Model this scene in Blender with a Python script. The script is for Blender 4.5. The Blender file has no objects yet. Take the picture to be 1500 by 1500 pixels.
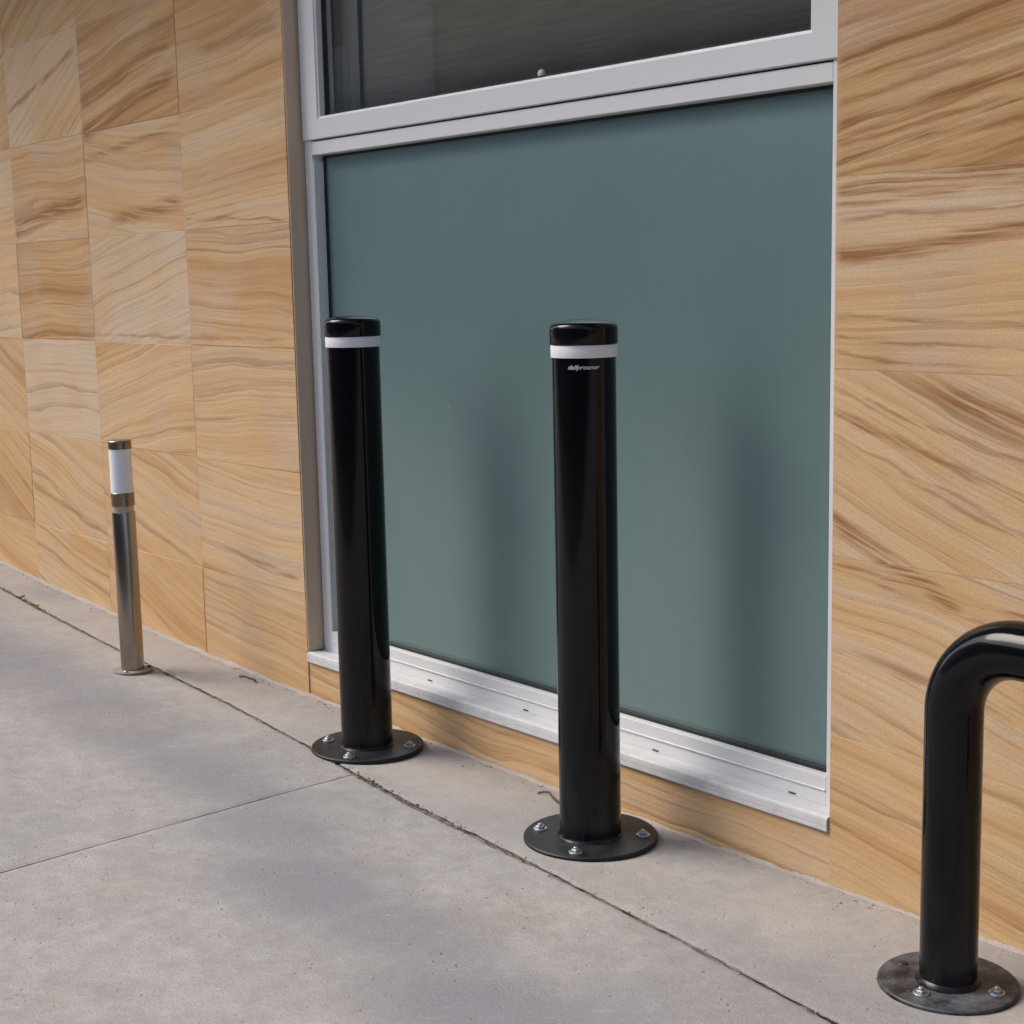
import bpy, bmesh, math, random
from mathutils import Vector, Matrix, noise
random.seed(11)
S = bpy.context.scene
COL = S.collection
R = math.radians

# ------------------------------------------------------------------ helpers
def link(o, parent=None):
    COL.objects.link(o)
    if parent is not None:
        o.parent = parent
    return o

def mesh_obj(name, bm, mats, parent=None, smooth=False):
    me = bpy.data.meshes.new(name)
    bm.normal_update()
    bm.to_mesh(me); bm.free()
    for m in (mats if isinstance(mats, (list, tuple)) else [mats]):
        me.materials.append(m)
    if smooth:
        for p in me.polygons:
            p.use_smooth = True
    o = bpy.data.objects.new(name, me)
    return link(o, parent)

def empty(name, loc=(0, 0, 0)):
    o = bpy.data.objects.new(name, None)
    o.empty_display_size = .1
    o.location = loc
    return link(o)

def tag(o, label=None, cat=None, group=None, kind=None):
    if label: o['label'] = label
    if cat: o['category'] = cat
    if group: o['group'] = group
    if kind: o['kind'] = kind
    return o

def box(bm, x0, x1, y0, y1, z0, z1, bev=0.0, seg=2, mat=0):
    t = bmesh.new()
    bmesh.ops.create_cube(t, size=1)
    for v in t.verts:
        v.co = Vector((x0 + (v.co.x + .5) * (x1 - x0), y0 + (v.co.y + .5) * (y1 - y0), z0 + (v.co.z + .5) * (z1 - z0)))
    if bev > 0:
        bmesh.ops.bevel(t, geom=t.edges[:], offset=bev, segments=seg, profile=.5, affect='EDGES')
    merge(bm, t, mat)

def merge(bm, t, mat=0, mtx=None):
    vm = {}
    for v in t.verts:
        vm[v] = bm.verts.new(mtx @ v.co if mtx else v.co)
    for f in t.faces:
        try:
            nf = bm.faces.new([vm[v] for v in f.verts]); nf.material_index = mat; nf.smooth = f.smooth
        except ValueError:
            pass
    t.free()

def lathe(bm, prof, n=64, c=(0, 0), mat=0, smooth=True, cap0=False, cap1=False):
    rings = []
    for r, z in prof:
        rings.append([bm.verts.new((c[0] + r * math.cos(2 * math.pi * i / n), c[1] + r * math.sin(2 * math.pi * i / n), z)) for i in range(n)])
    for a, b in zip(rings, rings[1:]):
        for i in range(n):
            f = bm.faces.new((a[i], a[(i + 1) % n], b[(i + 1) % n], b[i])); f.material_index = mat; f.smooth = smooth
    if cap0: bm.faces.new(rings[0][::-1]).material_index = mat
    if cap1: bm.faces.new(rings[-1]).material_index = mat

def tube(bm, pts, rad, n=40, mat=0, caps=True):
    """swept round tube through points; rad a number or list"""
    pts = [Vector(p) for p in pts]
    rings = []
    T0 = (pts[1] - pts[0]).normalized()
    N = T0.orthogonal().normalized()
    for i, p in enumerate(pts):
        T = (pts[min(i + 1, len(pts) - 1)] - pts[max(i - 1, 0)]).normalized()
        N = (N - T * N.dot(T)).normalized()
        B = T.cross(N)
        r = rad[i] if isinstance(rad, (list, tuple)) else rad
        rings.append([bm.verts.new(p + r * (math.cos(2 * math.pi * k / n) * N + math.sin(2 * math.pi * k / n) * B)) for k in range(n)])
    for a, b in zip(rings, rings[1:]):
        for i in range(n):
            f = bm.faces.new((a[i], a[(i + 1) % n], b[(i + 1) % n], b[i])); f.smooth = True; f.material_index = mat
    if caps:
        bm.faces.new(rings[0][::-1]); bm.faces.new(rings[-1])

# ------------------------------------------------------------------ materials
class NT:
    def __init__(s, name):
        s.m = bpy.data.materials.new(name); s.m.use_nodes = True
        s.t = s.m.node_tree; s.b = s.t.nodes['Principled BSDF']
    def n(s, typ, **kw):
        nd = s.t.nodes.new(typ)
        for k, v in kw.items():
            setattr(nd, k, v)
        return nd
    def l(s, a, b): s.t.links.new(a, b)
    def setv(s, sock, v):
        if hasattr(v, 'is_output') or isinstance(v, bpy.types.NodeSocket): s.l(v, sock)
        else: sock.default_value = v
    def math(s, op, a, b=None, c=None, clamp=False):
        nd = s.n('ShaderNodeMath', operation=op); nd.use_clamp = clamp
        for i, v in enumerate((a, b, c)):
            if v is not None: s.setv(nd.inputs[i], v)
        return nd.outputs[0]
    def noise(s, vec, scale=5, detail=3, rough=.5, dist=0., col=False):
        nd = s.n('ShaderNodeTexNoise')
        if vec is not None: s.l(vec, nd.inputs['Vector'])
        nd.inputs['Scale'].default_value = scale; nd.inputs['Detail'].default_value = detail
        nd.inputs['Roughness'].default_value = rough; nd.inputs['Distortion'].default_value = dist
        return nd.outputs['Color' if col else 'Fac']
    def ramp(s, fac, stops, interp='LINEAR'):
        nd = s.n('ShaderNodeValToRGB'); cr = nd.color_ramp; cr.interpolation = interp
        while len(cr.elements) < len(stops): cr.elements.new(.5)
        for e, (p, c) in zip(cr.elements, stops):
            e.position = p; e.color = (c if len(c) == 4 else (*c, 1)) if isinstance(c, tuple) else (c, c, c, 1)
        s.setv(nd.inputs[0], fac)
        return nd.outputs[0]
    def mr(s, v, a, b, c=0., d=1., smooth=False):
        nd = s.n('ShaderNodeMapRange'); nd.clamp = True
        if smooth: nd.interpolation_type = 'SMOOTHSTEP'
        s.setv(nd.inputs[0], v)
        for i, q in enumerate((a, b, c, d)): s.setv(nd.inputs[i + 1], q)
        return nd.outputs[0]
    def mix(s, f, a, b, mode='MIX'):
        nd = s.n('ShaderNodeMix', data_type='RGBA', blend_type=mode)
        s.setv(nd.inputs[0], f)
        for i, v in ((6, a), (7, b)):
            s.setv(nd.inputs[i], (*v, 1) if isinstance(v, tuple) and len(v) == 3 else v)
        return nd.outputs[2]
    def comb(s, x, y, z):
        nd = s.n('ShaderNodeCombineXYZ')
        for i, v in enumerate((x, y, z)): s.setv(nd.inputs[i], v)
        return nd.outputs[0]
    def sep(s, v):
        nd = s.n('ShaderNodeSeparateXYZ'); s.l(v, nd.inputs[0]); return nd.outputs
    def objc(s): return s.n('ShaderNodeTexCoord').outputs['Object']
    def scale(s, v, sc):
        nd = s.n('ShaderNodeVectorMath', operation='MULTIPLY'); s.l(v, nd.inputs[0]); nd.inputs[1].default_value = sc; return nd.outputs[0]
    def bump(s, h, strength=.3, dist=.01, normal=None):
        nd = s.n('ShaderNodeBump'); s.setv(nd.inputs['Strength'], strength); nd.inputs['Distance'].default_value = dist
        s.l(h, nd.inputs['Height'])
        if normal is not None: s.l(normal, nd.inputs['Normal'])
        return nd.outputs[0]
    def P(s, **kw):
        for k, v in kw.items():
            k = k.replace('_', ' ')
            s.setv(s.b.inputs[k], (*v, 1) if isinstance(v, tuple) and len(v) == 3 and s.b.inputs[k].type == 'RGBA' else v)
        return s.m

def m_sandstone():
    s = NT('sandstone')
    uv = s.n('ShaderNodeUVMap', uv_map='bedding').outputs[0]
    at = s.n('ShaderNodeAttribute', attribute_name='stone'); ac = s.sep(at.outputs['Vector'])
    seed, tone, rust = ac[0], ac[1], ac[2]
    q = s.sep(uv); u, v = q[0], q[1]
    sz = s.math('MULTIPLY', seed, 37.)
    w = s.noise(s.comb(u, s.math('MULTIPLY', v, 1.3), sz), 1.7, 1, .4)
    w2 = s.noise(s.comb(u, s.math('MULTIPLY', v, 3.), s.math('ADD', sz, 9.)), 7., 2, .5)
    v1 = s.math('ADD', v, s.math('MULTIPLY', s.math('SUBTRACT', w, .5), .10))
    v1 = s.math('ADD', v1, s.math('MULTIPLY', s.math('SUBTRACT', w2, .5), .012))
    def band(fu, fv, det, off):
        return s.noise(s.comb(s.math('MULTIPLY', u, fu), s.math('MULTIPLY', v1, fv), s.math('ADD', sz, off)), 1., det, .55)
    n1 = band(.5, 10, 3, 0.)
    n2 = band(1.2, 44, 4, 3.)
    n3 = band(.8, 17, 2, 6.)
    nl = band(2.6, 120, 3, 12.)
    f = s.math('ADD', s.math('MULTIPLY', n1, .66), s.math('MULTIPLY', n2, .34))
    f = s.math('ADD', f, s.math('MULTIPLY', s.math('SUBTRACT', tone, .5), .48))
    base = s.ramp(f, [(.24, (.340, .165, .060)), (.37, (.490, .278, .115)), (.47, (.585, .372, .182)), (.57, (.620, .430, .242)), (.70, (.600, .475, .345))])
    # golden / pinkish drift between and inside the blocks
    g = s.noise(s.comb(u, v, s.math('ADD', sz, 20.)), 3., 2, .5)
    base = s.mix(s.math('MULTIPLY', s.mr(g, .48, .72), .45), base, (.53, .325, .125))
    g2 = s.noise(s.comb(u, v, s.math('ADD', sz, 31.)), 4.5, 2, .5)
    base = s.mix(s.math('MULTIPLY', s.mr(g2, .52, .75), .55), base, (.53, .405, .310))
    # rust coloured beds
    rb = s.math('MULTIPLY', s.mr(n1, .60, .72), s.mr(n2, .38, .62))
    base = s.mix(s.math('MULTIPLY', rb, rust), base, (.30, .140, .055))
    # thin dark laminae: clean lines at uneven spacing, each with its own strength that comes and goes along the bed
    def lamina(k, wdt, off, amp, lo, hi, fu):
        sp = s.noise(s.comb(0., s.math('MULTIPLY', v1, k * .35), s.math('ADD', sz, off)), 1., 2, .5)
        wv = s.noise(s.comb(s.math('MULTIPLY', u, 4.), s.math('MULTIPLY', v1, 9.), s.math('ADD', sz, off + 5.)), 1., 2, .5)
        ph = s.math('ADD', s.math('MULTIPLY', v1, k), s.math('ADD', s.math('MULTIPLY', sp, 3.2), s.math('MULTIPLY', wv, amp)))
        fl = s.math('FLOOR', ph); fr = s.math('SUBTRACT', ph, fl)
        wn = s.n('ShaderNodeTexWhiteNoise', noise_dimensions='1D'); s.l(s.math('ADD', fl, s.math('MULTIPLY', seed, 91.)), wn.inputs['W'])
        st = s.noise(s.comb(s.math('MULTIPLY', u, fu), s.math('MULTIPLY', wn.outputs[0], 60.), s.math('ADD', sz, off)), 1., 3, .6)
        st = s.mr(s.math('ADD', s.math('MULTIPLY', st, .7), s.math('MULTIPLY', wn.outputs[0], .3)), lo, hi)
        pos = s.mr(fr, 0., wdt, 1., 0.)      # sharp upper edge, soft tail below
        return s.math('MULTIPLY', s.math('MULTIPLY', pos, s.mr(fr, 0., .03)), st)
    ln = lamina(13., .22, 2., .55, .46, .66, 3.5)
    ln2 = lamina(42., .45, 14., .8, .40, .72, 6.)
    base = s.mix(s.math('MULTIPLY', ln, .62), base, (.245, .125, .055))
    base = s.mix(s.math('MULTIPLY', ln2, .38), base, (.28, .155, .075))
    # named strata that run through particular blocks: (x0, z0, x1, z1, half width, strength, sag)
    ob = s.sep(s.objc()); X, Z = ob[0], ob[2]
    wob = s.math('MULTIPLY', s.math('SUBTRACT', s.noise(s.scale(s.objc(), (3., 1., 14.)), 2.2, 4, .6), .5), .034)
    fray = s.mr(s.noise(s.comb(s.math('MULTIPLY', u, 3.), s.math('MULTIPLY', v1, 95.), s.math('ADD', sz, 50.)), 1., 3, .6), .40, .54, .10, 1.)
    tot = None
    for (x0, z0, x1, z1, hw, st, sag) in STRATA:
        t = s.math('DIVIDE', s.math('SUBTRACT', X, x0), x1 - x0)
        zz = s.math('MULTIPLY_ADD', t, z1 - z0, z0)
        if sag:
            zz = s.math('ADD', zz, s.math('MULTIPLY', s.math('MULTIPLY', t, s.math('SUBTRACT', 1., t)), sag))
        d = s.math('ABSOLUTE', s.math('ADD', s.math('SUBTRACT', Z, zz), wob))
        mk = s.mr(d, hw * .25, hw * 1.25, min(1, st * 1.15), 0.)
        e0 = s.mr(t, -.004, .03 if round(x0, 3) in (-1.6, -4.385, -4.94, -3.78) else .22); e1 = s.mr(t, .90, 1.0, 1., 0.)
        mk = s.math('MULTIPLY', mk, s.math('MULTIPLY', e0, e1))
        tot = mk if tot is None else s.math('MAXIMUM', tot, mk)
    tot = s.math('MULTIPLY', tot, fray)
    base = s.mix(tot, base, (.270, .112, .032))
    # grain, small pits, damp grime near the footpath
    gr = s.noise(s.objc(), 260, 3, .7)
    base = s.mix(s.mr(gr, .62, .34, .0, .30), base, (.30, .19, .11))
    pit = s.mr(s.noise(s.scale(s.objc(), (1., 1., 1.8)), 62, 3, .6), .66, .72)
    base = s.mix(s.math('MULTIPLY', pit, .30), base, (.26, .15, .08))
    base = s.mix(s.mr(nl, .30, .54, .20, 0.), base, (.31, .185, .095))
    h = s.math('ADD', s.math('MULTIPLY', n2, .6), s.math('ADD', s.math('MULTIPLY', nl, .35), s.math('MULTIPLY', gr, .18)))
    h = s.math('SUBTRACT', h, s.math('ADD', s.math('MULTIPLY', ln, .45), s.math('MULTIPLY', ln2, .35)))
    rough_h = s.math('MULTIPLY_ADD', rust, .28, .20)
    s.l(s.bump(h, rough_h, .010), s.b.inputs['Normal'])
    return s.P(Base_Color=base, Roughness=.78, Specular_IOR_Level=.3)

def m_plain_stone(name, a, b, sc=14):
    s = NT(name); o = s.objc()
    n = s.noise(s.scale(o, (1, 1, .5)), sc, 4, .6); g = s.noise(o, 330, 2, .6)
    c = s.mix(n, a, b); c = s.mix(s.mr(g, .35, .7, 0, .3), c, tuple(x * .6 for x in a))
    s.l(s.bump(s.math('ADD', n, g), .2, .004), s.b.inputs['Normal'])
    return s.P(Base_Color=c, Roughness=.85)

def m_concrete():
    s = NT('footpath_concrete'); o = s.objc()
    q = s.sep(o)
    big = s.noise(s.comb(s.math('MULTIPLY', q[0], 1.), s.math('MULTIPLY', q[1], .55), 3.3), 1.5, 3, .5)
    mid = s.noise(o, 6.5, 4, .6)
    mot = s.noise(o, 26, 4, .62)
    fin = s.noise(o, 260, 3, .7)
    c = s.ramp(mid, [(.28, (.292, .290, .294)), (.5, (.338, .333, .333)), (.72, (.384, .378, .377))])
    # soft bluish shadow bands across the path, painted into the concrete colour
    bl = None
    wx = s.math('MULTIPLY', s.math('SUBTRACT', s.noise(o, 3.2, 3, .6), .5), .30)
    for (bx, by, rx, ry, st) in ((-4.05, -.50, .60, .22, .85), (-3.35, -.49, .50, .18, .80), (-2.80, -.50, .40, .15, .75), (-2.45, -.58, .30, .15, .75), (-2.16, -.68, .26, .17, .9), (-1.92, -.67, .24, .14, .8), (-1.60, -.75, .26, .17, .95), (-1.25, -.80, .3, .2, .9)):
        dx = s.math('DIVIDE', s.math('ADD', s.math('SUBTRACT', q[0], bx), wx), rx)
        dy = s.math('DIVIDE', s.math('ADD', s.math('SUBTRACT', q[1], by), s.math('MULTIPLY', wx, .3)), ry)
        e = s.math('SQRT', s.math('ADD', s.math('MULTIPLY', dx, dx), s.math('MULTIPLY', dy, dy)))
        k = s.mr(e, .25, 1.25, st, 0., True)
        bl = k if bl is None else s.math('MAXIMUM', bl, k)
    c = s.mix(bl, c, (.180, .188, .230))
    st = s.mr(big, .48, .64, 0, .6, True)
    c = s.mix(st, c, (.218, .222, .256))  # more of that painted shade, spread by stretched noise
    warm = s.mr(s.noise(o, 2.6, 3, .5), .52, .75, 0, .40)
    c = s.mix(warm, c, (.385, .325, .285))
    c = s.mix(s.mr(mot, .34, .66, .42, .0), c, (.21, .195, .185))
    dk = s.math('MULTIPLY', s.mr(s.noise(o, 13, 5, .72), .62, .74), s.mr(mid, .4, .6))
    c = s.mix(s.math('MULTIPLY', dk, .45), c, (.17, .16, .155))
    c = s.mix(s.mr(fin, .35, .62, .48, .0), c, (.18, .17, .165))
    vo = s.n('ShaderNodeTexVoronoi'); vo.inputs['Scale'].default_value = 55; s.l(o, vo.inputs['Vector'])
    pk = s.math('MULTIPLY', s.mr(vo.outputs['Distance'], .10, .22, 1, 0), s.mr(s.noise(o, 18, 1), .55, .65))
    c = s.mix(s.math('MULTIPLY', pk, .28), c, (.16, .15, .145))
    c = s.mix(s.math('MULTIPLY', s.mr(q[1], -.33, -.17), s.mr(s.noise(o, 4.5, 4, .6), .3, .6, .15, .60)), c, (.385, .345, .312))
    # pale fleck of exposed sand
    v2 = s.n('ShaderNodeTexVoronoi'); v2.inputs['Scale'].default_value = 120; s.l(o, v2.inputs['Vector'])
    fl = s.math('MULTIPLY', s.mr(v2.outputs['Distance'], .10, .2, 1, 0), s.mr(s.noise(o, 30, 1), .58, .66))
    c = s.mix(s.math('MULTIPLY', fl, .4), c, (.55, .52, .49))
    ru = s.math('ADD', s.math('MULTIPLY', q[0], .64), s.math('MULTIPLY', q[1], .77))
    rv = s.math('SUBTRACT', s.math('MULTIPLY', q[0], .77), s.math('MULTIPLY', q[1], .64))
    br = s.noise(s.comb(s.math('MULTIPLY', ru, 11.), s.math('MULTIPLY', rv, 70.), 0.), 1., 4, .65)   # trowel marks across the path
    c = s.mix(s.math('MULTIPLY', s.mr(br, .62, .74), .30), c, (.19, .18, .175))
    c = s.mix(s.math('MULTIPLY', s.mr(br, .40, .28), .25), c, (.46, .445, .43))
    h = s.math('ADD', s.math('MULTIPLY', br, .35), s.math('ADD', s.math('MULTIPLY', fin, .55), s.math('MULTIPLY', mot, .8)))
    h = s.math('SUBTRACT', h, s.math('MULTIPLY', pk, .8))
    s.l(s.bump(h, .55, .006), s.b.inputs['Normal'])
    return s.P(Base_Color=c, Roughness=.88, Specular_IOR_Level=.25)

def m_dirt():
    s = NT('joint_dirt'); o = s.objc()
    n = s.noise(o, 60, 4, .7)
    c = s.ramp(n, [(.3, (.050, .040, .033)), (.5, (.125, .103, .085)), (.70, (.26, .23, .195))])
    s.l(s.bump(n, .9, .01), s.b.inputs['Normal'])
    return s.P(Base_Color=c, Roughness=.95)

def m_metal_paint(name, colr, rough, dirt=.0, dcol=(.3, .28, .26), dsc=9):
    s = NT(name); o = s.objc()
    n = s.noise(o, dsc, 4, .65)
    c = s.mix(s.mr(n, .48, .78, 0, dirt), colr, dcol)
    r = s.mr(n, .3, .75, rough, min(1, rough + .18))
    return s.P(Base_Color=c, Roughness=r)

def m_gloss_black():
    s = NT('gloss_black_paint'); o = s.objc(); z = s.sep(o)[2]
    n = s.noise(s.scale(o, (1, 1, .25)), 22, 4, .65)
    low = s.mr(z, .0, .22, 1., 0.)
    d = s.math('MULTIPLY', s.mr(n, .46, .72), s.math('MULTIPLY_ADD', low, .10, .004))
    c = s.mix(d, (.0030, .0032, .0042), (.17, .17, .175))
    sc = s.noise(s.scale(o, (1, 1, .08)), 160, 2, .5)
    r = s.math('ADD', s.math('MULTIPLY', low, .14), s.mr(sc, .3, .8, .07, .13))
    orange = s.noise(o, 75, 2, .4)
    s.l(s.bump(orange, .05, .002), s.b.inputs['Normal'])
    return s.P(Base_Color=c, Roughness=r, Specular_IOR_Level=.26)

def m_plate(name, amt):
    s = NT(name); o = s.objc()
    n = s.noise(o, 24, 5, .68); n2 = s.noise(o, 150, 3, .7)
    d = s.math('MULTIPLY', s.mr(n, .36, .74), amt)
    c = s.mix(d, (.006, .0066, .009), (.20, .205, .232))
    c = s.mix(s.mr(n2, .62, .72, 0, amt), c, (.20, .19, .19))
    s.l(s.bump(n2, .12, .003), s.b.inputs['Normal'])
    return s.P(Base_Color=c, Roughness=s.mr(n, .3, .7, .32, .55), Specular_IOR_Level=.22)

def m_zinc():
    s = NT('zinc_plated_steel'); n = s.noise(s.objc(), 300, 2, .6)
    return s.P(Base_Color=s.mix(n, (.26, .27, .29), (.52, .54, .57)), Metallic=1., Roughness=.46)

def m_stainless():
    s = NT('brushed_stainless'); o = s.objc()
    n = s.noise(s.scale(o, (60, 60, 900)), 1., 2, .6)
    s.l(s.bump(n, .05, .001), s.b.inputs['Normal'])
    return s.P(Base_Color=(.36, .305, .255), Metallic=1., Roughness=.26, Anisotropic=.55)

def m_frosted():
    s = NT('frosted_glass'); o = s.objc()
    st = s.noise(s.scale(o, (46, 1, .35)), 1., 3, .6)
    sm = s.noise(s.scale(o, (3, 1, 2)), 1.4, 3, .6)
    c = s.mix(s.mr(sm, .35, .7), (.080, .138, .141), (.094, .152, .154))
    c = s.mix(s.mr(st, .35, .70, 0, .12), c, (.055, .10, .10))
    sp = s.n('ShaderNodeTexVoronoi'); sp.inputs['Scale'].default_value = 9; s.l(o, sp.inputs['Vector'])
    spot = s.math('MULTIPLY', s.mr(sp.outputs['Distance'], .05, .11, 1, 0), s.mr(s.noise(o, 7, 2), .60, .66))
    c = s.mix(s.math('MULTIPLY', spot, .16), c, (.45, .50, .50))
    s.l(s.bump(st, .025, .004), s.b.inputs['Normal'])
    return s.P(Base_Color=c, Roughness=.34, IOR=3.1, Specular_Tint=(.73, .975, .985), Coat_Weight=.0)

def m_clear():
    s = NT('clear_glass')
    out = s.t.nodes['Material Output']; s.t.nodes.remove(s.b)
    tr = s.n('ShaderNodeBsdfTransparent'); tr.inputs[0].default_value = (.95, .96, .95, 1)
    gl = s.n('ShaderNodeBsdfGlossy'); gl.inputs['Roughness'].default_value = .015; gl.inputs[0].default_value = (1, 1, 1, 1)
    lw = s.n('ShaderNodeLayerWeight'); lw.inputs[0].default_value = .5
    fr = s.math('MULTIPLY_ADD', s.math('POWER', lw.outputs['Facing'], 4.), .7, .03)
    mx = s.n('ShaderNodeMixShader')
    s.l(fr, mx.inputs[0]); s.l(tr.outputs[0], mx.inputs[1]); s.l(gl.outputs[0], mx.inputs[2]); s.l(mx.outputs[0], out.inputs[0])
    return s.m

def m_blind():
    s = NT('blind_fabric'); o = s.objc()
    n = s.noise(s.scale(o, (5, 1, 120)), 1., 3, .6); n2 = s.noise(s.scale(o, (1, 1, 1)), 3, 2)
    c = s.mix(s.mr(n, .30, .62, .7, 0), (.82, .77, .68), (.56, .525, .465))
    c = s.mix(s.mr(n2, .35, .7, 0, .3), c, (.62, .58, .51))
    return s.P(Base_Color=c, Roughness=.9)

def simple(name, c, rough=.6, metal=0., **kw):
    s = NT(name); o = s.objc(); n = s.noise(o, 30, 3, .6)
    return s.P(Base_Color=s.mix(s.mr(n, .3, .7, 0, .22), c, tuple(x * .7 for x in c)), Roughness=rough, Metallic=metal, **kw)

STRATA = [
    # right of the window, top to bottom
    (-1.60, 1.545, -1.00, 1.625, .006, .45, 0), (-1.60, 1.415, -1.00, 1.485, .007, .50, .01),
    (-1.60, 1.365, -1.00, 1.455, .011, .75, 0), (-1.60, 1.335, -1.00, 1.420, .006, .55, 0), (-1.60, 1.300, -1.00, 1.390, .008, .60, 0),
    (-1.60, 1.262, -1.00, 1.355, .014, .80, 0), (-1.60, 1.236, -1.00, 1.318, .007, .65, 0), (-1.60, 1.215, -1.00, 1.285, .009, .75, 0),
    (-1.60, 1.192, -1.00, 1.240, .007, .60, 0), (-1.60, 1.165, -1.00, 1.198, .014, .85, -.02),
    (-1.60, 1.146, -1.00, 1.172, .008, .60, -.02), (-1.60, 1.122, -1.00, 1.150, .004, .55, -.03), (-1.60, 1.065, -1.00, 1.160, .014, 1., -.09),
    (-1.60, .968, -1.00, .955, .006, .65, -.02), (-1.60, .935, -1.00, .918, .003, .55, -.02), (-1.60, .908, -1.00, .884, .0035, .60, -.02), 
    (-1.47, .880, -1.00, .735, .026, .85, -.03), (-1.60, .850, -1.00, .690, .006, .60, 0), (-1.60, .815, -1.00, .620, .009, .70, 0),
    (-1.60, .775, -1.00, .560, .005, .45, .02), (-1.53, .735, -1.10, .600, .006, .50, 0),
    (-1.60, .640, -1.34, .515, .016, .95, 0), (-1.60, .565, -1.00, .500, .004, .65, 0),
    (-1.60, .555, -1.00, .440, .005, .55, .02), (-1.58, .430, -1.00, .330, .012, .60, 0),
    (-1.60, .300, -1.00, .200, .006, .35, 0),
    # left of the window
    (-4.385, 1.58, -3.78, 1.69, .030, .70, -.02), (-4.385, 1.49, -3.78, 1.60, .028, .85, -.02),
    (-4.385, 1.415, -3.78, 1.46, .012, .55, 0), (-4.25, 1.232, -3.78, 1.262, .022, .75, 0),
    (-4.94, 1.225, -4.385, 1.300, .034, .85, .04), (-4.94, 1.60, -4.385, 1.74, .010, .65, 0),
    (-3.70, 1.64, -3.247, 1.66, .030, .50, 0), (-3.78, 1.215, -3.247, 1.195, .005, .6, 0),
    (-4.385, .900, -3.247, .905, .006, .45, .0), (-4.94, .885, -4.385, .895, .008, .55, 0),
    (-3.78, .36, -3.247, .30, .008, .50, 0), (-4.94, .40, -4.385, .30, .010, .5, 0),
]
M = dict(
    stone=m_sandstone(), grout=m_plain_stone('stone_grout', (.56, .42, .30), (.64, .51, .39), 40),
    jamb=m_plain_stone('jamb_stone', (.58, .44, .32), (.66, .51, .38), 9),
    core=simple('wall_core', (.05, .045, .04), .9),
    mortar=m_plain_stone('cement_mortar', (.27, .245, .225), (.46, .42, .385), 38),
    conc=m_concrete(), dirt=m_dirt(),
    white=m_metal_paint('white_powder_coat', (.65, .66, .672), .32, .16, (.52, .51, .50), 5),
    sill=m_metal_paint('white_sill_paint', (.58, .59, .61), .42, .6, (.38, .375, .37), 20),
    seal=simple('black_rubber', (.012, .012, .014), .55), frost=m_frosted(), clear=m_clear(), blind=m_blind(),
    black=m_gloss_black(), plate=m_plate('black_plate_paint', .11), wplate=m_plate('worn_plate_paint', .62),
    zinc=m_zinc(), tape=m_metal_paint('white_tape', (.70, .70, .74), .38, .25, (.5, .5, .52), 20),
    ink=simple('pale_print', (.54, .60, .72), .5), steel=m_stainless(),
    opal=m_metal_paint('opal_plastic', (.74, .74, .80), .35, .15, (.6, .6, .62), 8),
    hole=simple('hole_dark', (.045, .043, .042), .8), render=m_plain_stone('street_render', (.20, .19, .185), (.25, .24, .23), 3),
    pale=m_plain_stone('pale_render', (.60, .59, .57), (.66, .65, .63), 3), dglass=simple('dark_window', (.02, .024, .028), .1), road=m_plain_stone('asphalt', (.045, .045, .047), (.06, .06, .062), 40),
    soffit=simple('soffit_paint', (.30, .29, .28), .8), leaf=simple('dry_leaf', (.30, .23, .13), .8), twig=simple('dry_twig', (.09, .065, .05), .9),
    grit=m_plain_stone('grit_stone', (.22, .19, .16), (.50, .45, .40), 70),
)

# ------------------------------------------------------------------ terrain shape
def G(x, y):
    a = x + 2
    a = max(-4.5, min(3., a)); ex = (x + 2) - a
    yy = max(-4., min(.3, y))
    return .0031 * a + .0101 * a * a + (.0031 + .0202 * a) * ex * .5 - .0291 * yy

CR = [(-40, -.05), (-8, -.10), (-6.2, -.125), (-4.891, -.153), (-4.306, -.172), (-3.704, -.189), (-3.285, -.203), (-2.893, -.235), (-2.64, -.266),
      (-2.412, -.289), (-2.18, -.303), (-1.964, -.320), (-1.594, -.358), (-1.256, -.404), (-.6, -.48), (2, -.60), (30, -.60)]
def crack_y(x):
    for (a, b), (c, d) in zip(CR, CR[1:]):
        if x <= c: return b + (d - b) * (x - a) / (c - a)
    return CR[-1][1]
CJ = [(-.2, -2.655), (-.475, -2.629), (-.793, -2.592), (-1.066, -2.558), (-2.2, -2.42), (-12., -1.2)]
def cross_x(y):
    for (a, b), (c, d) in zip(CJ, CJ[1:]):
        if y >= c: return b + (d - b) * (y - a) / (c - a)
    return CJ[-1][1]
def nz(x, f, k): return noise.noise(Vector((x * f, k * 7.3, k * 1.7)))
def gapw(x):
    g = .0072 + .0026 * nz(x, 4, 1) + .0012 * abs(nz(x, 60, 2))
    if -2.70 < x < -2.0: g += .0045 + .007 * max(0, nz(x, 22, 3))
    if x < -2.9: g += .0032 + .005 * max(0, nz(x, 9, 4))
    return g
def steps(a, b, d0, dense, d1):
    out = []; x = a
    while x < b:
        out.append(x)
        x += d0 if dense[0] <= x <= dense[1] else (d1 if abs(x - dense[0]) < 1.5 or abs(x - dense[1]) < 1.5 else d1 * 6)
    out.append(b); return out

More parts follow.
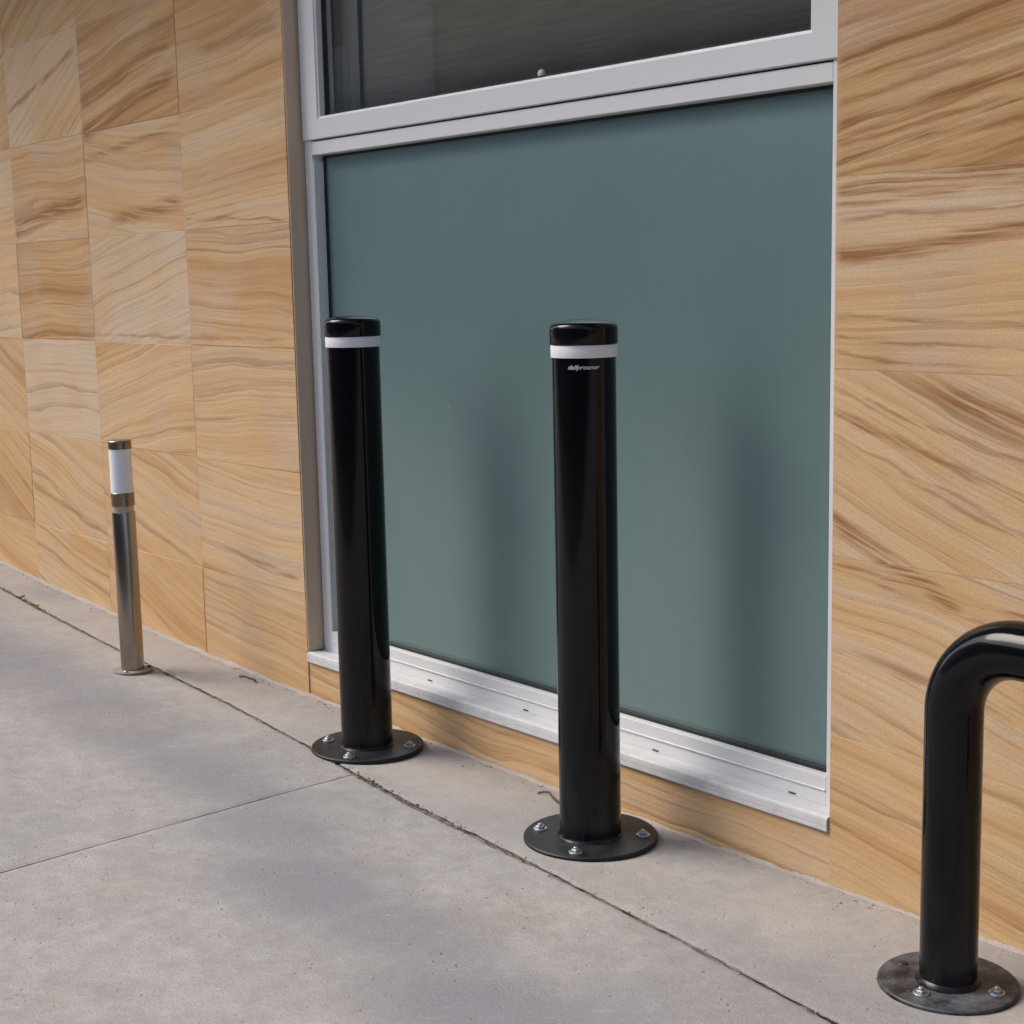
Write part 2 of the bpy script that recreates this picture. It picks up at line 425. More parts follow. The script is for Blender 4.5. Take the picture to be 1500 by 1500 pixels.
def build_pavement():
    bm = bmesh.new()
    def grid(P):
        V = [[bm.verts.new(p) for p in row] for row in P]
        for a, b in zip(V, V[1:]):
            for i in range(len(a) - 1):
                f = bm.faces.new((a[i], a[i + 1], b[i + 1], b[i])); f.smooth = True
    FAR = -2.6
    xs = steps(-24, 16, .010, (-5.6, -.9), .15)
    # strip against the wall
    rows = []
    for x in xs:
        ye = crack_y(x) + gapw(x) * .5 + .0032 * nz(x, 45, 5) + .0022 * nz(x, 150, 15)
        r = []
        for k, (t, dz) in enumerate(((0, -.022), (0, -.0025), (.003, -.0006), (.010, 0), (.03, 0), (.06, 0))):
            y = ye + t; r.append((x, y, G(x, y) + dz))
        for t in (.45, .75): 
            y = ye + .06 + (.06 - ye) * t * .8; r.append((x, y, G(x, y)))
        r.append((x, .09, G(x, .09)))
        rows.append(r[::-1])
    grid(rows)
    def slab(side):
        # s runs along x away from the cross joint, t runs away from the long joint
        ss = []; d = 0
        seq = [(0, -.022), (0, -.002), (.003, -.0005), (.010, 0)]
        x = .02
        lim = 21.5 if side < 0 else 17.
        while x < lim:
            seq.append((x, 0)); x += .010 if x < 3. else (.15 if x < 5 else 1.)
        ts = [(0, -.022), (0, -.002), (.003, -.0005), (.010, 0)]
        t = .022
        while t < -FAR:
            ts.append((t, 0)); t += .012 if t < 1.1 else .25
        ts += [(-FAR, 0), (-FAR + .012, -.012), (-FAR + .012, -.20)]
        rows = []
        for (d, dz) in seq:
            r = []
            for (t, dt) in ts:
                yb = crack_y(-2.6 + side * d) - t
                xj = cross_x(yb) + side * (.0022 + .0006 * abs(nz(yb, 40, 6)) + .0008 * nz(yb, 9, 7))
                xx = xj + side * d
                yy = crack_y(xx) - gapw(xx) * .5 - .0022 * nz(xx, 50, 8) - .0012 * nz(xx, 160, 18) - t
                r.append((xx, yy, G(xx, yy) + min(dz, dt)))
            rows.append(r)
        grid(rows if side > 0 else rows[::-1])
    slab(-1); slab(1)
    nf = len(bm.faces)
    # dirt bed seen down the joints
    rows = []
    for x in steps(-24, 16, .02, (-5.6, -.9), .3):
        rows.append([(x, crack_y(x) + o, G(x, crack_y(x)) - .0042 + .0036 * nz(x, 40, 11)) for o in (.03, -.03)])
    grid(rows)
    rows = []
    y = -.22
    while y > FAR:
        rows.append([(cross_x(y) + o, y, G(cross_x(y), y) - .006) for o in (-.02, .02)]); y -= .05
    grid(rows)
    bm.faces.ensure_lookup_table()
    for f in bm.faces[nf:]: f.material_index = 1
    bmesh.ops.recalc_face_normals(bm, faces=bm.faces[:])
    for f in bm.faces:
        f.normal_update()
    up = [f for f in bm.faces if f.normal.z < -.3]
    bmesh.ops.reverse_faces(bm, faces=up)
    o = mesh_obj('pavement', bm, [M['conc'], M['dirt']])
    tag(o, kind='structure')
build_pavement()

bm = bmesh.new()
bmesh.ops.create_grid(bm, x_segments=2, y_segments=2, size=150)
for v in bm.verts: v.co.z = -.06
tag(mesh_obj('ground', bm, M['road']), kind='structure')

# ------------------------------------------------------------------ the building
XL, XR = -3.247, -1.597
B = empty('building', (0, 0, 0))
tag(B, 'sandstone clad building front with a white framed window set low in the wall', 'building')

ROWS = [-.035, .27, .575, .882, 1.187, 1.490, 1.795, 2.10, 2.405, 2.71]
def stone_mesh(name, cells, parent):
    """cells: (x0,x1,z0,z1, angle, tone, rust)"""
    bm = bmesh.new()
    uvl = bm.loops.layers.uv.new('bedding')
    cl = bm.verts.layers.float_vector.new('stone')
    for (x0, x1, z0, z1, ang, tone, rust) in cells:
        g = .0004 if x0 > -1.7 else .0008
        t = bmesh.new()
        yo = random.uniform(-.0009, .0005)
        fine = x0 > -1.7 or z1 < .1
        if fine: yo, g = random.uniform(-.0002, .0002), .0003
        box(t, x0 + g, x1 - g, yo, .028, z0 + g, z1 - g, .0003 if fine else .0006, 1)
        seed = random.random(); ou, ov = random.uniform(0, 9), random.uniform(0, 9)
        ca, sa = math.cos(ang), math.sin(ang); cx, cz = (x0 + x1) / 2, (z0 + z1) / 2
        vm = {}
        for v in t.verts:
            vm[v] = bm.verts.new(v.co); vm[v][cl] = (seed, tone, rust)
        for f in t.faces:
            nf = bm.faces.new([vm[v] for v in f.verts])
            for lp in nf.loops:
                dx, dz = lp.vert.co.x - cx, lp.vert.co.z - cz
                lp[uvl].uv = (dx * ca + dz * sa + ou, -dx * sa + dz * ca + ov)
        t.free()
    return mesh_obj(name, bm, M['stone'], parent)

left_cols = [-3.247, -3.78, -4.385, -4.94, -5.50, -6.08, -6.66, -7.24, -7.82, -8.4, -9.0, -9.6, -10.2, -10.8, -11.4, -12.]
# angle / tone / rust of blocks that can be told apart in the photo: (column, row)
SPEC = {
    (0, 0): (-.10, .50, .35), (0, 1): (-.05, .58, .3), (0, 2): (.02, .52, .4), (0, 3): (-.02, .46, .5), (0, 4): (.12, .56, .3), (0, 5): (.10, .42, .5),
    (1, 0): (-.30, .48, .35), (1, 1): (-.30, .54, .3), (1, 2): (.22, .50, .5), (1, 3): (.24, .88, .0), (1, 4): (-.10, .62, .2), (1, 5): (.16, .28, .9),
    (2, 0): (-.22, .50, .5), (2, 1): (-.24, .62, .4), (2, 2): (.02, .98, .0), (2, 3): (.03, .30, .6), (2, 4): (.04, .50, .5), (2, 5): (.45, .66, .3),
    (3, 0): (-.2, .5, .3), (3, 1): (-.5, .40, .5), (3, 2): (-.4, .42, .5), (3, 3): (.05, .75, .1), (3, 4): (.02, .66, .2), (3, 5): (.3, .5, .5),
    (0, 6): (.12, .40, .5), (1, 6): (.22, .36, .6), (2, 6): (.4, .45, .6),
}
cells = []
for c, (xb, xa) in enumerate(zip(left_cols, left_cols[1:])):
    for r, (z0, z1) in enumerate(zip(ROWS, ROWS[1:])):
        a, t, ru = SPEC.get((c, r), (random.uniform(-.3, .3), random.uniform(.35, .7), random.uniform(.1, .7)))
        cells.append((xa, xb - (.002 if c == 0 else 0), z0, z1, a, t, ru))
RSPEC = {0: (-.16, .62, .2), 1: (-.20, .64, .3), 2: (-.33, .60, .5), 3: (-.01, .68, .2), 4: (.14, .40, .6), 5: (.12, .55, .3), 6: (.1, .5, .4)}
x = XR
while x < 14:
    for r, (z0, z1) in enumerate(zip(ROWS, ROWS[1:])):
        a, t, ru = RSPEC.get(r, (0, .5, .3)) if x == XR else (random.uniform(-.3, .3), random.uniform(.35, .7), random.uniform(.1, .6))
        cells.append((x, x + .6, z0, z1, a, t, ru))
    x += .6
# above the window
x = XL
while x < XR - .1:
    cells.append((x, min(x + .55, XR), ROWS[8], ROWS[9], random.uniform(-.2, .2), .5, .3)); x += .55
stone_mesh('wall', cells, B)
cells = [(XL, -2.20, -.08, .0975, -.04, .56, .2), (-2.20, XR - .002, -.08, .0975, -.06, .50, .5)]
stone_mesh('plinth', cells, B).location.y = .0035

bm = bmesh.new()   # grout bed just behind the stone faces, and the solid wall
for (a, b, z0, z1) in ((-12, XL - .004, -.1, 2.71), (XR + .002, 14, -.1, 2.71), (XL - .004, XR + .002, 2.406, 2.71), (XL - .004, XR + .002, -.1, .096)):
    box(bm, a, b, .0042 if z1 < .1 else (.0006 if a > -1.7 else .0009), .024, z0, z1)
mesh_obj('grout', bm, M['grout'], B)
bm = bmesh.new()
for (a, b, z0, z1) in ((-12, XL - .006, -.1, 5.2), (XR + .006, 14, -.1, 5.2), (XL - .006, XR + .006, 2.40, 5.2), (XL - .006, XR + .006, -.1, .09)):
    box(bm, a, b, .029, .32, z0, z1)
box(bm, -12, 14, .33, .36, -.1, 5.2)
mesh_obj('wall_backing', bm, M['core'], B)
bm = bmesh.new()
box(bm, XL - .0018, XL + .0012, .0016, .062, .1246, 2.40, .0005, 1)
mesh_obj('jamb', bm, M['jamb'], B)
bm = bmesh.new()
box(bm, XR - .001, XR + .0016, .0016, .062, .124, 2.4, .0005, 1)
mesh_obj('jamb', bm, M['jamb'], B)

# mortar fillet smeared along the foot of the wall
bm = bmesh.new()
prev = None
for x in steps(-12, 8, .010, (-5.6, -.9), .1):
    wdt = .0065 + .004 * nz(x, 5, 21) + .006 * max(0, nz(x, 33, 22)) + .003 * nz(x, 110, 23)
    if x < XL: wdt += .012 + .012 * nz(x, 16, 25) + .006 * nz(x, 60, 27)
    wdt = max(.004, wdt)
    hgt = .004 + .004 * nz(x, 14, 24) + .003 * nz(x, 80, 26)
    y0 = .002
    ring = [bm.verts.new((x, y0, G(x, 0) + hgt)), bm.verts.new((x, -wdt * .45, G(x, -wdt * .45) + max(.002, hgt * .55))), bm.verts.new((x, -wdt, G(x, -wdt) - .0015))]
    if prev:
        for i in range(2):
            bm.faces.new((prev[i], prev[i + 1], ring[i + 1], ring[i])).smooth = True
    prev = ring
mesh_obj('mortar_fillet', bm, M['mortar'], B)

# projecting slab over the footpath
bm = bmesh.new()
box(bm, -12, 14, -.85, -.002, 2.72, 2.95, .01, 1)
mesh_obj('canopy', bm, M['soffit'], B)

# --- window
YF = .045
bm = bmesh.new()
fx0, fx1 = XL + .0065, XR - .004
box(bm, fx0, XL + .038, YF, .10, .122, 2.36, .0015)                # left stile
box(bm, fx1 - .040, fx1, YF, .10, .122, 2.36, .0015)               # right stile
box(bm, XL + .0382, fx1 - .0402, YF + .0006, .10, 2.30, 2.36, .0015)   # head
box(bm, XL + .0382, fx1 - .0402, YF + .0006, .072, .122, .176, .0015)  # bottom rail
for gz in (.150,):
    box(bm, XL + .039, fx1 - .041, YF - .0022, YF + .002, gz, gz + .0022, .0004, 1)
W = mesh_obj('window', bm, M['white'], B)
bm = bmesh.new()
box(bm, XL + .0384, fx1 - .0404, YF + .0004, .10, 1.342, 1.3735, .0015)
mesh_obj('transom', bm, M['white'], W)
# opening sash above the transom: four mitred bars with a stepped inner bead
bm = bmesh.new()
sx0, sx1, sz0, sz1 = XL + .008, fx1 - .002, 1.377, 2.33
ix0, ix1, iz0, iz1 = XL + .082, -1.686, 1.4285, 2.27
def mitre(bm, outer, inner, y0, y1, bead=.006):
    (a0, c0, a1, c1), (b0, d0, b1, d1) = outer, inner
    prof = []
    lay = []
    for (e0, f0, e1, f1, y) in ((a0, c0, a1, c1, y1), (a0, c0, a1, c1, y0 + .002), (a0 + .002, c0 + .002, a1 - .002, c1 - .002, y0),
                                (b0 - bead, d0 - bead, b1 + bead, d1 + bead, y0), (b0 - bead + .0015, d0 - bead + .0015, b1 + bead - .0015, d1 + bead - .0015, y0 + .003),
                                (b0, d0, b1, d1, y0 + .0045), (b0, d0, b1, d1, y1)):
        lay.append([bm.verts.new((e0, y, f0)), bm.verts.new((e1, y, f0)), bm.verts.new((e1, y, f1)), bm.verts.new((e0, y, f1))])
    for p, q in zip(lay, lay[1:]):
        for i in range(4):
            bm.faces.new((p[i], p[(i + 1) % 4], q[(i + 1) % 4], q[i]))
    bmesh.ops.recalc_face_normals(bm, faces=bm.faces[:])
mitre(bm, (sx0, sz0, sx1, sz1), (ix0, iz0, ix1, iz1), YF - .006, .085)
mesh_obj('sash', bm, M['white'], W)
bm = bmesh.new()   # dark reveal of the gap between sash and transom, and beside the stiles
box(bm, sx0 + .001, sx1 - .001, YF + .006, .09, 1.3737, 1.3768)
box(bm, XL + .0014, fx0 - .0002, YF + .012, .10, .13, 2.36)
# black gaskets round both panes
gx0, gx1, gz0, gz1 = XL + .0385, fx1 - .0405, .1765, 1.3415
box(bm, gx0, gx0 + .012, .0745, .083, gz0, gz1); box(bm, gx1 - .006, gx1, .0745, .083, gz0, gz1)
box(bm, gx0 + .0121, gx1 - .0061, .0745, .083, gz1 - .006, gz1); box(bm, gx0 + .0121, gx1 - .0061, .062, .083, gz0, gz0 + .006)
box(bm, ix0 + .0002, ix0 + .008, .058, .068, iz0, iz1); box(bm, ix0 + .0081, ix1, .058, .068, iz0 + .0002, iz0 + .006)
mesh_obj('gasket', bm, M['seal'], W)
bm = bmesh.new()
box(bm, gx0 + .002, gx1 - .002, .077, .087, gz0 + .001, gz1 - .001, .0008, 1)
mesh_obj('frosted_pane', bm, M['frost'], W)
bm = bmesh.new()
box(bm, ix0 + .001, ix1 - .001, .060, .066, iz0 + .001, iz1 - .001)
mesh_obj('clear_pane', bm, M['clear'], W)
bm = bmesh.new()   # snap-in corner piece left at the foot of the left stile
box(bm, XL + .0383, XL + .043, YF + .001, .074, .1765, 1.330, .0008, 1)
mesh_obj('glazing_bead', bm, M['white'], W)
# sill: nose, ledge, fine grooves
bm = bmesh.new()
prof = [(.045, .1235), (.040, .1230), (.002, .1245), (-.0035, .1225), (-.0045, .1175), (-.0030, .1168), (-.0045, .1158), (-.0045, .1090), (-.0030, .1083), (-.0045, .1073), (-.0045, .1010), (-.0030, .0990), (.045, .0990)]
ends = []
for xx in (XL + .003, fx1 + .0015):
    ends.append([bm.verts.new((xx, y, z)) for y, z in prof])
for i in range(len(prof)):
    j = (i + 1) % len(prof)
    bm.faces.new((ends[0][i], ends[0][j], ends[1][j], ends[1][i]))
bm.faces.new(ends[0]); bm.faces.new(ends[1][::-1])
bmesh.ops.recalc_face_normals(bm, faces=bm.faces[:])
mesh_obj('sill', bm, M['sill'], W)
for wx in (-2.793, -2.450, -2.0585, -1.7165):
    bm = bmesh.new()
    box(bm, wx - .0085, wx + .0085, YF - .0008, YF + .004, .1264, .1296, .0011, 2)
    mesh_obj('weep_slot', bm, M['hole'], W)
bm = bmesh.new()   # small raised white disc at the foot of the upper light
lathe(bm, [(.0095, 0), (.0095, .004), (.0080, .007), (.004, .009), (.0005, .0095)], 24, cap0=True)
for v in bm.verts: v.co = Vector((v.co.x, -v.co.z, v.co.y))
o = mesh_obj('white_disc', bm, M['opal'], W); o.location = (-2.392, .0745, 1.4405)

# blind and curtain edge behind the upper pane
bm = bmesh.new()
nx = 60
bx0, bx1 = -3.10, -1.60
va = []
for i in range(nx + 1):
    xx = bx0 + (bx1 - bx0) * i / nx
    va.append((bm.verts.new((xx, .125 + .0015 * math.sin(i * .7), 1.385)), bm.verts.new((xx, .125, 2.40))))
for a, b in zip(va, va[1:]): bm.faces.new((a[0], b[0], b[1], a[1])).smooth = True
bmesh.ops.solidify(bm, geom=bm.faces[:], thickness=.002)
tag(mesh_obj('window_blind', bm, M['blind'], None), 'dark grey fabric blind drawn behind the clear upper pane of the window', 'blind')
bm = bmesh.new()
va = []
for i in range(25):
    xx = -3.215 + .118 * i / 24
    yy = .112 + .006 * math.sin(i * .9)
    va.append((bm.verts.new((xx, yy, 1.385)), bm.verts.new((xx, yy, 2.40))))
for a, b in zip(va, va[1:]): bm.faces.new((a[0], b[0], b[1], a[1])).smooth = True
bmesh.ops.solidify(bm, geom=bm.faces[:], thickness=.002)
M['curt'] = simple('curtain_cloth', (.74, .71, .63), .9)
tag(mesh_obj('curtain', bm, M['curt'], None), 'narrow lighter grey curtain fold hanging at the left end of the upper pane', 'curtain')

# ------------------------------------------------------------------ fixings
def bolt_parts(parent, ang, rad, z, size=1.0):
    b = bmesh.new()
    h = .0062 * size
    lathe(b, [(.0145 * size, z), (.0145 * size, z + .0018), (.0138 * size, z + .0022)], 28, cap1=True)          # washer
    pr = [(.0098 * size, z + .0022), (.0098 * size, z + h), (.0086 * size, z + h + .0014)]
    lathe(b, pr, 6, smooth=False, cap1=True)                                              # hex nut
    lathe(b, [(.0048 * size, z + h + .0014), (.0048 * size, z + h + .0040), (.0036 * size, z + h + .0050)], 20, cap1=True)  # stud
    o = mesh_obj('anchor_bolt', b, M['zinc'], parent)
    o.location = (rad * math.cos(ang), rad * math.sin(ang), 0)
    o.rotation_euler.z = random.uniform(0, 1)
    return o

def plate_part(parent, r, th, mat):
    b = bmesh.new()
    lathe(b, [(.001, 0), (r - .001, 0), (r, .001), (r, th - .0018), (r - .0018, th), (.001, th)], 96)
    bmesh.ops.recalc_face_normals(b, faces=b.faces[:])
    return mesh_obj('base_plate', b, mat, parent)

def auto_smooth(o, ang=35):
    me = o.data
    b = bmesh.new(); b.from_mesh(me)
    for f in b.faces: f.smooth = True
    for e in b.edges:
        if len(e.link_faces) == 2 and e.calc_face_angle(0) > R(ang): e.smooth = False
    b.to_mesh(me); b.free()

# ------------------------------------------------------------------ bollards
def ground_tilt(x, y):
    n = Vector((-(G(x + .05, y) - G(x - .05, y)) / .1, -(G(x, y + .05) - G(x, y - .05)) / .1, 1)).normalized()
    return n
def make_bollard(x, y, angs, lean=(0, 0)):
    root = empty('bollard', (x, y, G(x, y)))
    pl = plate_part(root, .125, .010, M['plate']); auto_smooth(pl)
    b = bmesh.new()      # weld bead + tube
    lathe(b, [(.0615, .0098), (.0600, .0120), (.0572, .0150), (.057, .018), (.057, .9175)], 96)
    mesh_obj('post', b, M['black'], root)
    b = bmesh.new()
    pr = [(.0565, .9175), (.0606, .9177), (.0610, .9190), (.0610, .944)]
    for k in range(1, 9):
        a = k / 8 * math.pi / 2
        pr.append((.0610 - .0125 * (1 - math.cos(a)), .944 + .0125 * math.sin(a)))
    pr += [(.040, .9585), (.026, .9602), (.012, .9612), (.0005, .9615)]
    lathe(b, pr, 96)
    o = mesh_obj('cap', b, M['black'], root); auto_smooth(o, 50)
    b = bmesh.new()
    lathe(b, [(.0570, .8945), (.0590, .8948), (.0592, .8955), (.0592, .9160), (.0590, .9166), (.0570, .9168)], 96)
    o = mesh_obj('reflective_band', b, M['tape'], root); auto_smooth(o)
    for a in angs: bolt_parts(root, R(a), .098, .010, .9)
    return root
b1 = make_bollard(-2.784, -.1395, (-150, -58, 38, 122))
tag(b1, 'black bollard with a white band at the left end of the window, without lettering', 'bollard', 'black bollards in front of the window')
b2 = make_bollard(-2.0363, -.1476, (-148, -58, 42, 122))
tag(b2, 'black bollard with white band and small pale lettering, before the middle of the window', 'bollard', 'black bollards in front of the window')
# lettering wrapped round the near bollard
cu = bpy.data.curves.new('lettering', 'FONT')
cu.body = 'dalfproaner'; cu.size = .0105; cu.shear = .35; cu.align_x = 'CENTER'; cu.offset = .0001; cu.space_character = .95
to = bpy.data.objects.new('lettering_source', cu); COL.objects.link(to)
dg = bpy.context.evaluated_depsgraph_get(); dg.update()
me = bpy.data.meshes.new_from_object(to.evaluated_get(dg))
COL.objects.unlink(to); bpy.data.objects.remove(to)
b = bmesh.new(); b.from_mesh(me)
bmesh.ops.triangulate(b, faces=b.faces[:])
bmesh.ops.subdivide_edges(b, edges=[e for e in b.edges if e.calc_length() > .004], cuts=1)
wd = max(v.co.x for v in b.verts) - min(v.co.x for v in b.verts)
k = .058 / wd
a0 = R(-44)
for v in b.verts:
    a = a0 + v.co.x * k / .0573
    v.co = Vector((.0573 * math.cos(a), .0573 * math.sin(a),   .8755 + v.co.y))
mesh_obj('lettering', b, M['ink'], b2)

# ------------------------------------------------------------------ hoop
HX, HY = -1.2295, -.1857
hp = empty('hoop_barrier', (HX, HY, G(HX, HY)))
tag(hp, 'black tubular hoop barrier bolted to the footpath right of the window', 'barrier')
HR, HT, HB, HS = .0408, .5140, .104, .95     # tube radius, axis height of the rail, bend radius, span
path = [(0, 0, .0085)]
path += [(0, 0, z) for z in (.02, .1, .2, .3, HT - HB)]
for i in range(1, 19):
    a = i / 18 * math.pi / 2
    path.append((HB * (1 - math.cos(a)), 0, HT - HB + HB * math.sin(a)))
path += [(q, 0, HT) for q in (.25, .40, .55, .70)]
for i in range(0, 19):
    a = i / 18 * math.pi / 2
    path.append((HS - HB + HB * math.sin(a), 0, HT - HB + HB * math.cos(a)))
path += [(HS, 0, z) for z in (.3, .2, .1, .02, .0085)]
b = bmesh.new(); tube(b, path, HR, 64)
for xx in (0, HS):
    lathe(b, [(HR + .0055, .0088), (HR + .004, .0125), (HR + .0005, .0165), (HR - .001, .018)], 64, c=(xx, 0))
mesh_obj('tube', b, M['black'], hp)
for xx in (0, HS):
    p = plate_part(hp, .0995, .009, M['wplate']); p.location.x = xx; auto_smooth(p)
    for a, br in ((-90, .064), (12, .072), (128, .072)) + (() if xx == 0 else ((180, .076),)):
        q = bolt_parts(hp, R(a), br, .009, .82); q.location.x += xx
b = bmesh.new()
lathe(b, [(.0085, .0087), (.0085, .0094), (.0001, .0095)], 24)
o = mesh_obj('bolt_hole', b, M['seal'], hp); o.location = (.077 * math.cos(R(182)), .077 * math.sin(R(182)), 0)

# ------------------------------------------------------------------ lamp
LX, LY = -3.7238, -.2504
lp = empty('bollard_lamp', (LX, LY, G(LX, LY)))
tag(lp, 'short stainless steel bollard lamp with a white diffuser beside the wall, unlit', 'lamp')
b = bmesh.new()
lathe(b, [(.001, 0), (.052, 0), (.0525, .001), (.0525, .0045), (.0515, .006), (.030, .007), (.001, .007)], 64); bmesh.ops.recalc_face_normals(b, faces=b.faces[:])
M['dull'] = m_metal_paint('weathered_steel', (.20, .18, .165), .5, .5, (.33, .31, .29), 40)
auto_smooth(mesh_obj('base_plate', b, M['dull'], lp))
b = bmesh.new(); lathe(b, [(.0300, .0062), (.0300, .426), (.0292, .428), (.001, .428)], 72); bmesh.ops.recalc_face_normals(b, faces=b.faces[:])
auto_smooth(mesh_obj('post', b, M['steel'], lp))
b = bmesh.new(); lathe(b, [(.0275, .4275), (.0275, .4445)], 64)
mesh_obj('neck_ring', b, simple('neck_metal', (.44, .385, .30), .35, .5), lp)
b = bmesh.new(); lathe(b, [(.001, .4445), (.0292, .4445), (.0300, .4455), (.0300, .4785), (.0292, .4795), (.001, .4795)], 72); bmesh.ops.recalc_face_normals(b, faces=b.faces[:])
M['brass'] = m_metal_paint('tarnished_collar', (.25, .205, .155), .2, .3, (.14, .11, .08), 60)
M['brass'].node_tree.nodes['Principled BSDF'].inputs['Metallic'].default_value = 1.
auto_smooth(mesh_obj('collar', b, M['brass'], lp))
b = bmesh.new(); lathe(b, [(.0288, .4794), (.0288, .5935)], 72)
mesh_obj('diffuser', b, M['opal'], lp)
b = bmesh.new(); lathe(b, [(.001, .5933), (.0295, .5933), (.0300, .594), (.0300, .6135), (.0285, .6155), (.001, .6160)], 72); bmesh.ops.recalc_face_normals(b, faces=b.faces[:])
auto_smooth(mesh_obj('cap', b, M['brass'], lp))
for a in (70, 190, 310):
    bb = bmesh.new()
    lathe(bb, [(.0055, .006), (.0055, .009), (.004, .0105), (.0005, .011)], 20)
    o = mesh_obj('screw', bb, M['seal'] if a == 70 else M['zinc'], lp); o.location = (.043 * math.cos(R(a)), .043 * math.sin(R(a)), 0)

# ------------------------------------------------------------------ litter in the joints
b = bmesh.new()
def crumb(x, y, s, mi=0):
    t = bmesh.new(); bmesh.ops.create_icosphere(t, subdivisions=1, radius=s)
    for v in t.verts: v.co = v.co * random.uniform(.6, 1.25)
    merge(b, t, mi, Matrix.Translation((x, y, G(x, y) + s * .35)) @ Matrix.Rotation(random.uniform(0, 6), 4, 'Z') @ Matrix.Diagonal((1.2, .9, .6, 1)))
for i in range(420):
    x = random.uniform(-5.4, -1.0)
    y = -abs(random.gauss(0, .018)) - .006
    crumb(x, y, random.choice((.0010, .0012, .0015, .002, .003)) * random.uniform(.7, 1.1))
for i in range(330):
    x = random.choice((random.uniform(-5.2, -3.9), random.uniform(-2.75, -2.1), random.uniform(-5.2, -1.1)))
    crumb(x, crack_y(x) + random.gauss(0, .008), random.choice((.0009, .0012, .0016, .0022)))
for i in range(260):
    x = random.uniform(-4.5, -1.0); crumb(x, random.uniform(-1.2, -.05), random.uniform(.0007, .0014))
for i in range(95):     # dark clods of soil and moss where the joint has opened up
    x = random.choice((random.gauss(-2.58, .06), random.gauss(-2.40, .10), random.uniform(-2.7, -1.9), random.gauss(-4.6, .15)))
    crumb(x, crack_y(x) + random.gauss(0, .0045), random.uniform(.0013, .0030), 1)
tag(mesh_obj('grit', b, [M['grit'], simple('soil', (.075, .058, .042), .95)]), kind='stuff')

def leaf(x, y, L, w, rot, lab):
    bb = bmesh.new(); prev = None
    for i in range(9):
        t = i / 8
        ww = w * math.sin(math.pi * min(.98, t * .92 + .04)) * .5
        zc = .004 + .35 * L * (t - .5) ** 2
        ring = [bb.verts.new((L * (t - .5), s * ww, zc + abs(s) * .35 * w)) for s in (-1, 0, 1)]
        if prev:
            for k in range(2): bb.faces.new((prev[k], ring[k], ring[k + 1], prev[k + 1])).smooth = True
        prev = ring
    bmesh.ops.solidify(bb, geom=bb.faces[:], thickness=.0006)
    o = mesh_obj('dry_leaf', bb, M['leaf']); o.location = (x, y, G(x, y) + .001); o.rotation_euler = (0, 0, rot)
    tag(o, lab, 'leaf', 'dry leaves caught in the footpath joint')
leaf(-4.56, -.172, .050, .012, .2, 'curled tan leaf caught in the long footpath joint, nearest the lamp of the two')
leaf(-4.69, -.160, .034, .010, -.9, 'small dry leaf caught in the joint at the left edge of the photo')
def twig(pts, r, lab):
    bb = bmesh.new()
    c = pts[0]; zc = G(*c)
    P3 = [Vector((p[0] - c[0], p[1] - c[1], .003 + (p[2] if len(p) > 2 else 0))) for p in pts]
    tube(bb, P3, r, 8)
    o = mesh_obj('dry_twig', bb, M['twig']); o.location = (c[0], c[1], zc)
    tag(o, lab, 'twig')
twig([(-3.505, -.055), (-3.49, -.044), (-3.47, -.046), (-3.45, -.042), (-3.435, -.047), (-3.428, -.055)], .0022, 'crooked dark twig at the foot of the wall, right of the lamp')
twig([(-2.30, -.052), (-2.292, -.040, .002), (-2.276, -.040, .004), (-2.255, -.052, .003), (-2.22, -.062)], .0022, 'bent dark twig by the plinth, just left of the near bollard')

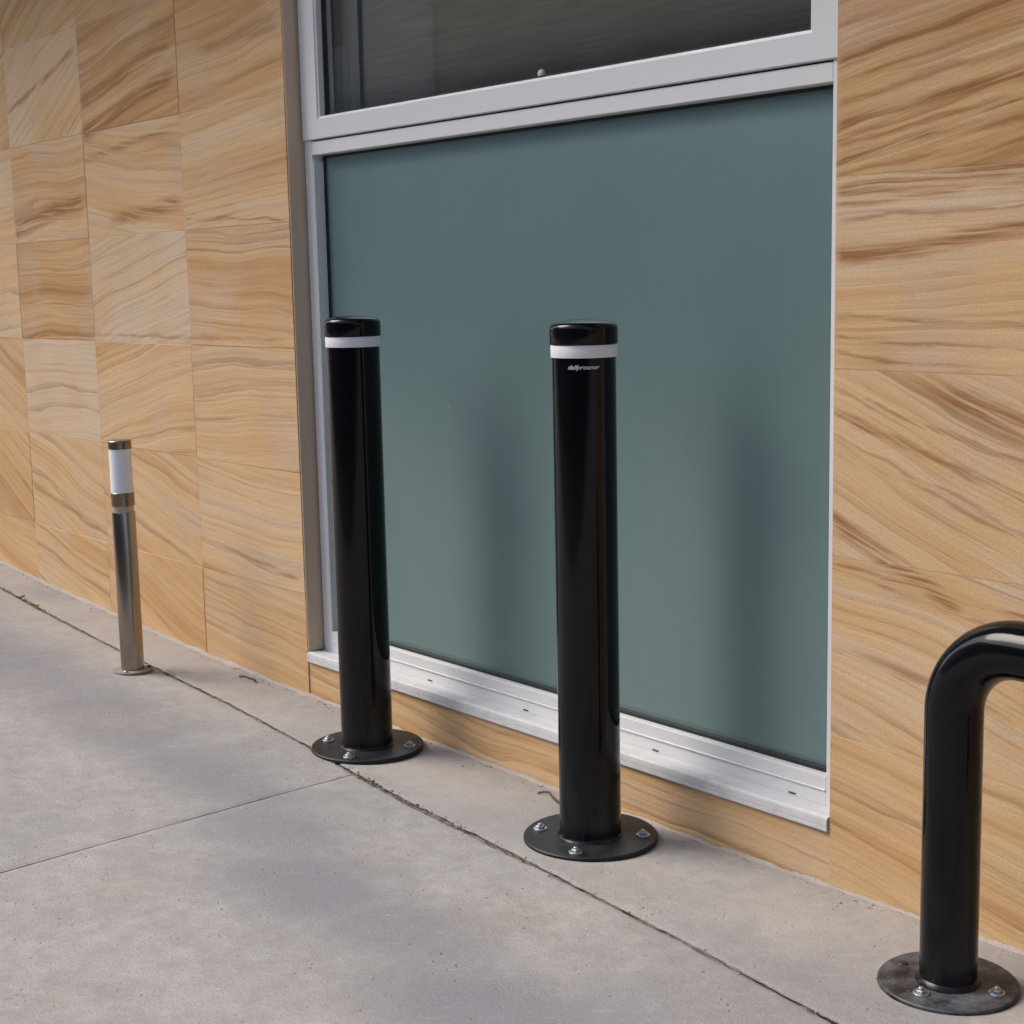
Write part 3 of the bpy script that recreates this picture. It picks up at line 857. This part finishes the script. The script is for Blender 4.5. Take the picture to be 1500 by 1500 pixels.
# ------------------------------------------------------------------ across the street (seen only as reflections)
def street_block(x0, x1, y0, y1, h, lab, mat='render'):
    e = empty('street_building', ((x0 + x1) / 2, (y0 + y1) / 2, -.06)); tag(e, lab, 'building')
    cx, cy = (x0 + x1) / 2, (y0 + y1) / 2
    bb = bmesh.new()
    box(bb, x0 - cx, x1 - cx, y0 - cy, y1 - cy, 0, h); box(bb, x0 - cx - .1, x1 - cx + .1, y1 - cy - .2, y1 - cy + .12, h, h + .35)
    mesh_obj('wall', bb, M[mat], e)
    x = x0 + 1.2
    while x < x1 - 1.6:
        for z in (1., 4.2):
            if z + 1.6 < h:
                bb = bmesh.new(); box(bb, x - cx, x + 1.3 - cx, y1 - cy - .05, y1 - cy + .03, z, z + 1.6, .01, 1); mesh_obj('window', bb, M['dglass'], e)
        x += 2.9
street_block(-46, -15.5, -18, -9.5, 8.6, 'tall pale rendered building across the street', 'pale')
street_block(-15.4, 18.5, -16, -9.5, 4.4, 'low dark rendered building across the street')
street_block(31, 60, -30, -9.5, 6.5, 'dark rendered building across the street beyond the side lane')

# ------------------------------------------------------------------ light
SUN_EL, SUN_DIR = R(48), Vector((-.80, -.60, 0)).normalized()
w = bpy.data.worlds.new('World'); S.world = w; w.use_nodes = True
nt = w.node_tree; bg = nt.nodes['Background']
sky = nt.nodes.new('ShaderNodeTexSky'); sky.sky_type = 'NISHITA'; sky.sun_disc = False
sky.sun_elevation = SUN_EL; sky.sun_rotation = math.atan2(SUN_DIR.x, SUN_DIR.y)
sky.air_density = 1.0; sky.dust_density = 4.0; sky.ozone_density = 1.0
nt.links.new(sky.outputs[0], bg.inputs[0]); bg.inputs[1].default_value = .12
L = bpy.data.lights.new('Sun', 'SUN'); L.energy = 1.25; L.angle = R(34); L.color = (1., .95, .88)
lo = bpy.data.objects.new('Sun', L); COL.objects.link(lo)
d = -(SUN_DIR * math.cos(SUN_EL) + Vector((0, 0, math.sin(SUN_EL))))
lo.rotation_euler = d.to_track_quat('-Z', 'Y').to_euler()

# ------------------------------------------------------------------ camera
cam = bpy.data.cameras.new('Camera'); co = bpy.data.objects.new('Camera', cam); COL.objects.link(co)
r = Vector((.63612636, .77129966, -.02097828)); u = Vector((-.10260093, .11150427, .98845326)); f = Vector((-.76473283, .62662878, -.15006687))
mx = Matrix((r, u, -f)).transposed().to_4x4(); mx.translation = Vector((0, -1.99027596, 1.03376841))
co.matrix_world = mx
cam.sensor_width = 36; cam.lens = 2252.8784 / 1500 * 36; cam.shift_x = (750 - 749.16) / 1500; cam.shift_y = (754.27 - 750) / 1500
cam.clip_start = .05; cam.clip_end = 500
S.camera = co
S.render.resolution_x = S.render.resolution_y = 1024
S.view_settings.view_transform = 'Standard'; S.view_settings.look = 'None'; S.view_settings.gamma = 1
S.view_settings.exposure = 1.03
